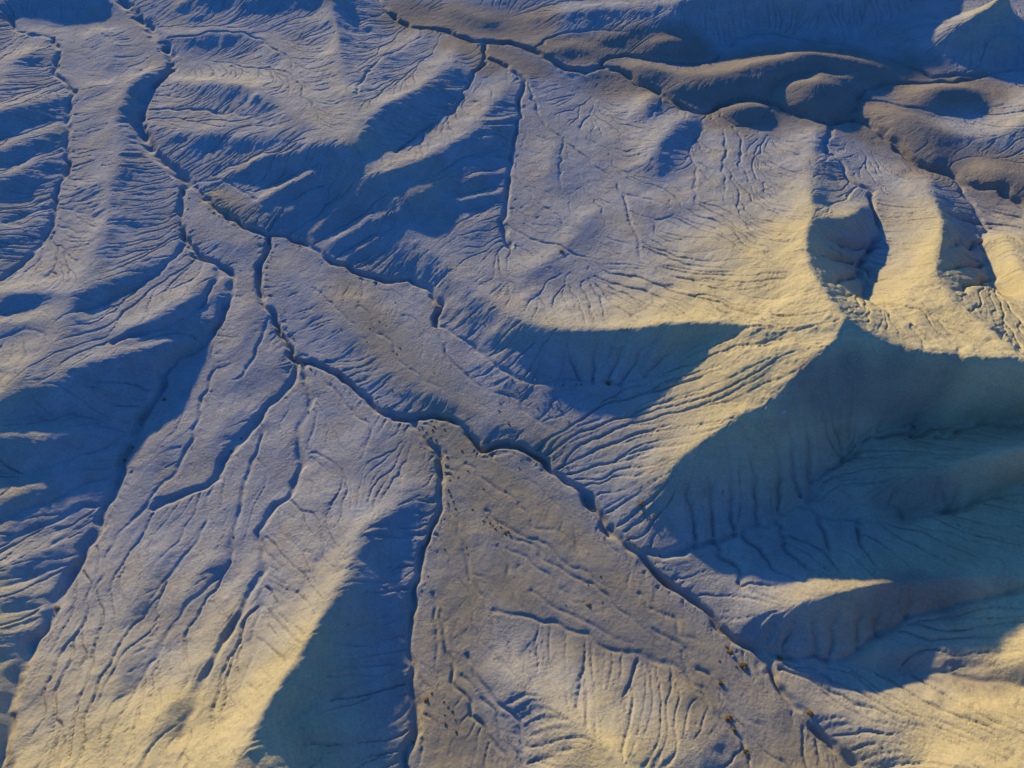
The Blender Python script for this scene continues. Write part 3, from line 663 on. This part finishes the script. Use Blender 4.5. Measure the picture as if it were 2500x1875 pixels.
# the rest of the badlands out to the horizon
def axis(a, b, step, far):
    c = list(np.arange(a, b + 1e-6, step)); s = step
    lo, hi = [], []
    p, s = a, step
    while p > -far: s *= 1.22; p -= s; lo.append(p)
    p, s = b, step
    while p < far: s *= 1.22; p += s; hi.append(p)
    return np.array(lo[::-1] + c + hi)
ax = axis(X0, X1, 1.25, 4000); ay = axis(Y0, Y1, 1.25, 4000)
AX, AY = np.meshgrid(ax, ay)
out = np.hypot(np.maximum(np.maximum(X0 - AX, AX - X1), 0), np.maximum(np.maximum(Y0 - AY, AY - Y1), 0))
hz = sample(base, BASE_RES, np.clip(AX, X0, X1), np.clip(AY, Y0, Y1))
roll = np.sin(AX / 37 + 1.3 * np.sin(AY / 61)) * np.sin(AY / 43 + 0.8 * np.sin(AX / 71)) * 3.0 + np.sin(AX / 140 + AY / 190) * 5
lump = (np.sin(AX / 2.3 + 2 * np.sin(AY / 5.1)) * np.sin(AY / 2.9 + 2 * np.sin(AX / 6.3)) * 0.22 + np.sin(AX / 6.1 + 1.7 * np.sin(AY / 9.7)) * np.sin(AY / 7.3 + 1.9 * np.sin(AX / 11.9)) * 0.45)
roll = roll + lump
tow = (AX * sd.x + AY * sd.y)
hz = hz + np.clip(out / 60, 0, 1) * roll + lump * (out <= 0) - np.clip(out - 20, 0, 1500) * 0.012 * (tow > 0)
fx_, fy_ = to_px(AX, AY, hz)
dep = AY * CP - (hz - CAM_H) * SP
ins = (fx_ > -0.035 * W_PX) & (fx_ < 1.035 * W_PX) & (fy_ > -0.03 * H_PX) & (fy_ < 1.04 * H_PX) & (dep > 1) & (out <= 0)
hz = hz - 2.5 * ins
IDA = np.arange(AX.size).reshape(AX.shape)
full = ins[:-1, :-1] & ins[1:, :-1] & ins[:-1, 1:] & ins[1:, 1:]
jj, ii = np.nonzero(~full)
q = np.stack([IDA[jj, ii], IDA[jj, ii + 1], IDA[jj + 1, ii + 1], IDA[jj + 1, ii]], 1)
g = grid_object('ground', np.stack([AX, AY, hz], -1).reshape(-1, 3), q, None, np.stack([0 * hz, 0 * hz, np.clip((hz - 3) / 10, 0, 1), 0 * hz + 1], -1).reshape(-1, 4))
g['label'] = 'rolling grey badland ground stretching away around the hills'; g['category'] = 'ground'; g['kind'] = 'structure'

# ------------------------------------------------------------------ shrubs and boulders
def plain_material(name, c1, c2, rough=0.9, scale=6.0):
    m = bpy.data.materials.new(name); m.use_nodes = True
    N, L = m.node_tree.nodes, m.node_tree.links
    b = N['Principled BSDF']; b.inputs['Roughness'].default_value = rough
    b.inputs['Specular IOR Level'].default_value = 0.15
    n = N.new('ShaderNodeTexNoise'); n.inputs['Scale'].default_value = scale
    tc = N.new('ShaderNodeTexCoord'); L.new(tc.outputs['Object'], n.inputs['Vector'])
    oi = N.new('ShaderNodeObjectInfo')
    ad = N.new('ShaderNodeMath'); ad.operation = 'MULTIPLY_ADD'; ad.inputs[1].default_value = 0.7; 
    L.new(oi.outputs['Random'], ad.inputs[0])
    sb = N.new('ShaderNodeMath'); sb.operation = 'SUBTRACT'; sb.inputs[1].default_value = 0.3
    L.new(n.outputs[0], sb.inputs[0]); L.new(sb.outputs[0], ad.inputs[2]); ad.use_clamp = True
    mx = N.new('ShaderNodeMix'); mx.data_type = 'RGBA'; mx.inputs[6].default_value = c1; mx.inputs[7].default_value = c2
    L.new(ad.outputs[0], mx.inputs[0]); L.new(mx.outputs[2], b.inputs['Base Color'])
    return m
M_LEAF = plain_material('dry_foliage', (0.26, 0.19, 0.08, 1), (0.50, 0.33, 0.10, 1))
_n, _l = M_LEAF.node_tree.nodes, M_LEAF.node_tree.links
_tr = _n.new('ShaderNodeBsdfTranslucent'); _mx = _n.new('ShaderNodeMixShader'); _mx.inputs[0].default_value = 0.45
_src = _n['Principled BSDF'].inputs['Base Color'].links[0].from_socket
_l.new(_src, _tr.inputs[0]); _l.new(_n['Principled BSDF'].outputs[0], _mx.inputs[1]); _l.new(_tr.outputs[0], _mx.inputs[2])
_l.new(_mx.outputs[0], _n['Material Output'].inputs[0])
M_TWIG = plain_material('twig', (0.07, 0.05, 0.035, 1), (0.14, 0.10, 0.07, 1))
M_ROCK = plain_material('pale_stone', (0.30, 0.28, 0.25, 1), (0.42, 0.38, 0.32, 1), 0.85, 2.0)

def foliage_mesh(seed, blades):
    r = random.Random(seed); V, F = [], []
    for k in range(blades):                                      # narrow leafy sprigs filling a rounded tuft
        a = r.uniform(0, 2 * math.pi); el = math.asin(r.uniform(0.02, 1)); rad = r.uniform(0.45, 1.0) * (0.85 + 0.25 * math.sin(3 * a + seed))
        d = Vector((math.cos(a) * math.cos(el), math.sin(a) * math.cos(el), math.sin(el) * 0.85))
        p = d * (0.5 * rad); base_p = d * (0.12 + 0.2 * r.random())
        side = d.cross(Vector((r.uniform(-1, 1), r.uniform(-1, 1), r.uniform(-1, 1)))).normalized() * r.uniform(0.05, 0.10)
        i = len(V); mid = (p + base_p) * 0.5
        V += [tuple(base_p), tuple(mid + side), tuple(p), tuple(mid - side)]
        F.append((i, i + 1, i + 2, i + 3))
    me = bpy.data.meshes.new('foliage'); me.from_pydata(V, [], F); me.materials.append(M_LEAF); return me
def stem_mesh(seed):
    r = random.Random(seed + 50); V, F = [], []
    for k in range(7):
        a = 2 * math.pi * k / 7 + r.uniform(-.3, .3); t = Vector((math.cos(a) * .28, math.sin(a) * .28, r.uniform(.22, .36)))
        for w in (0.025,):
            i = len(V)
            for q, ww in ((Vector((0, 0, -0.1)), w), (t, w * .4)):
                V += [tuple(q + Vector((ww, 0, 0))), tuple(q + Vector((-ww * .5, ww * .87, 0))), tuple(q + Vector((-ww * .5, -ww * .87, 0)))]
            F += [(i, i + 1, i + 4, i + 3), (i + 1, i + 2, i + 5, i + 4), (i + 2, i, i + 3, i + 5), (i + 3, i + 4, i + 5)]
    me = bpy.data.meshes.new('stems'); me.from_pydata(V, [], F); me.materials.append(M_TWIG); return me
FOL = [foliage_mesh(k, 210) for k in range(4)]
STM = [stem_mesh(k) for k in range(4)]
def fine_z(x, y):
    i = int(np.clip(round((x - FX0) / RES), 0, nx - 1)); j = int(np.clip(round((y - FY0) / RES), 0, ny - 1))
    return float(h[j, i])
def spot(px, py):
    z = 2.0
    for _ in range(12):
        x, y = ground(px, py, z); z = fine_z(float(x), float(y))
    return float(x), float(y), z
def shrub(px, py, size, label, group=None, k=0):
    x, y, z = spot(px, py)
    e = bpy.data.objects.new('shrub', None); e.empty_display_size = 0.2
    e.location = (x, y, z - 0.02 * size); e.rotation_euler = (0, 0, (px * 7 + py * 3) % 6.28); size *= (1.0 if group else 1.4); e.scale = (size, size, size * (0.8 + 0.3 * ((px * 13 + py) % 1.7) / 1.7))
    scene.collection.objects.link(e)
    e['label'] = label; e['category'] = 'shrub'
    if group: e['group'] = group
    for nm, me in (('foliage', FOL[k % 4]), ('stems', STM[k % 4])):
        c = bpy.data.objects.new(nm, me); c.parent = e; scene.collection.objects.link(c)
def ordinal(n):
    ones = ['', 'first', 'second', 'third', 'fourth', 'fifth', 'sixth', 'seventh', 'eighth', 'ninth', 'tenth', 'eleventh', 'twelfth', 'thirteenth',
            'fourteenth', 'fifteenth', 'sixteenth', 'seventeenth', 'eighteenth', 'nineteenth']
    if n < 20: return ones[n]
    tens = {2: 'twent', 3: 'thirt'}[n // 10]
    return tens + 'ieth' if n % 10 == 0 else tens + 'y-' + ones[n % 10]
BIG = [
 (1814, 1626, 1.15, 'largest golden shrub on the lower wash, casting a long shadow beside the streambed'),
 (1780, 1755, 1.1, 'round golden shrub on the bank below the low rounded hill'),
 (1792, 1782, 0.7, 'small orange shrub just below the round golden shrub on the bank'),
 (1759, 1667, 0.8, 'lone golden shrub in mid wash, below left of the largest shrub'),
 (1820, 1836, 1.0, 'shrub on the streambed bank near the bottom edge, right of the low hill'),
 (1903, 1608, 0.9, 'shrub at the outer bend of the streambed on the right'),
 (1977, 1742, 1.0, 'dark leafy shrub down in the streambed near the bottom right'),
 (1041, 1708, 0.8, 'yellow shrub at a rill fork near the bottom of the wash'),
 (139, 1485, 0.8, 'pale shrub beside the long straight gully at lower left'),
 (1565, 1231, 0.9, 'shrub standing alone on the slope just left of the widest shadow'),
 (1485, 937, 1.0, 'green shrub in the shaded gully below the lit crest'),
 (1369, 613, 0.9, 'lone shrub on the lit slope left of the pointed crest'),
 (306, 1123, 0.7, 'shrub on the bank of the left gully, below the blue shadow'),
 (401, 976, 0.7, 'shrub at the bend of the left gully beside the blue shadow'),
 (1782, 1592, 0.9, 'dark low shrub close to the two-channel bend of the right streambed'),
 (1436, 1477, 0.8, 'spreading orange shrub in the middle of the wide wash'),
]
for k, (a, b_, c, t) in enumerate(BIG): shrub(a, b_, c, t, None, k)
GROUPS = [
 ('small dry shrub on the flat pale terrace near the centre', 'shrubs on the central terrace', 0.5, '661,630 658,720 722,720 748,752 965,739 925,784 942,794 902,802 832,802 895,834 976,849 969,864 1060,910 957,950 976,961 849,925 876,927 891,925 921,980 946,992 1220,984 1218,1003 1241,1032 1242,1035 1320,1073 1276,1121 697,786 684,794 701,807 714,819 691,815 716,826'),
 ('small dry shrub by the rill below the lit slope', 'shrubs below the lit slope', 0.5, '1083,849 1089,836 1146,771 1123,784 1180,788 1130,828 1142,914 1208,891 1267,923 1250,927 1237,961 1265,957 1354,938 1375,940 1407,940 1419,940 1327,959 1348,954 1343,986 1335,997 1312,995 1358,988 1369,1001 1339,1013 1459,997 1388,1030 1384,1140'),
 ('small dry shrub crowded at the narrow head of the wide wash', 'shrubs at the head of the wash', 0.55, '992,1030 976,1028 1094,1030 1060,1041 1056,1049 1085,1047 1022,1047 1051,1068 1064,1073 1144,1060 1149,1070 1127,1100 1075,1104 1271,1123 1267,1142 1142,1149 1119,1165 1180,1193 1087,1134 1087,1153 1098,1172 1094,1195 1100,1208 1106,1224 1112,1241 1094,1229 1153,1243 1030,1042 1040,1055 1092,1115'),
 ('small orange-brown shrub on the dark stain inside the wide wash', 'shrubs on the dark stain', 0.5, '1203,1283 1214,1277 1208,1290 1180,1271 1240,1297 1232,1300 1222,1286 1196,1276 1188,1262 1245,1306'),
 ('small shrub at the slope foot left of the widest shadow', 'shrubs at the slope foot', 0.6, '1586,1208 1571,1252 1595,1258 1586,1267 1445,1249 1533,1316 1546,1328 1559,1337 1611,1356 1428,1222'),
 ('small shrub scattered over the lower half of the wide wash', 'shrubs on the lower wash', 0.5, '1470,1470 1436,1428 1381,1477 1797,1627 1772,1578 1791,1603 1757,1614 1466,1407 1051,1314 1085,1340 1138,1335 1142,1352 1054,1692 1094,1726 1104,1736 1085,1745 1087,1766 1111,1757 1113,1785 1009,1812 1045,1407 1011,1620 1083,1713 1960,1760'),
 ('small shrub on a gully bank of the broad lower left hill', 'shrubs on the lower left hill', 0.5, '567,1289 569,1310 563,1369 565,1102 589,1070 325,1092 344,1037 131,1500 752,1005 891,1020 904,1051'),
 ('small dark shrub beside the winding upper streambed left of centre', 'shrubs by the upper streambed', 0.55, '716,572 689,563 758,595 792,614 891,645 900,658 426,625 720,874 758,900 735,889 1005,690 1020,700 1050,725 1068,752'),
]
k = 0
for lab_, grp, size, pts in GROUPS:
    for n_, tok in enumerate(sorted(pts.split(), key=lambda t: float(t.split(',')[0]))):
        a, b_ = map(float, tok.split(','))
        shrub(a, b_, size * (0.75 + 0.5 * ((a * 31 + b_ * 17) % 10) / 10), lab_ + ', ' + ordinal(n_ + 1) + ' from the left', grp, k); k += 1

def boulder(px, py, size, label):
    import bmesh
    bm = bmesh.new(); bmesh.ops.create_icosphere(bm, subdivisions=3, radius=0.5)
    r = random.Random(int(px))
    dirs = [Vector((r.uniform(-1, 1), r.uniform(-1, 1), r.uniform(-.6, 1))).normalized() for _ in range(9)]
    for v in bm.verts:
        n = v.co.normalized(); cut = 1.0
        for d in dirs: cut = min(cut, 0.78 / max(n.dot(d), 0.3))
        v.co = n * 0.5 * cut; v.co.z *= 0.65
    me = bpy.data.meshes.new('boulder'); bm.to_mesh(me); bm.free(); me.materials.append(M_ROCK)
    o = bpy.data.objects.new('boulder', me); scene.collection.objects.link(o)
    x, y, z = spot(px, py); o.location = (x, y, z + 0.12 * size); o.scale = (size, size * .8, size)
    o['label'] = label; o['category'] = 'boulder'
boulder(1918, 992, 1.0, 'pale boulder lodged just under the crest where light meets the widest shadow')
boulder(1789, 1602, 0.6, 'small pale stone lying on the wash beside the dark low shrub')
print('t', round(time.time() - T0, 1))
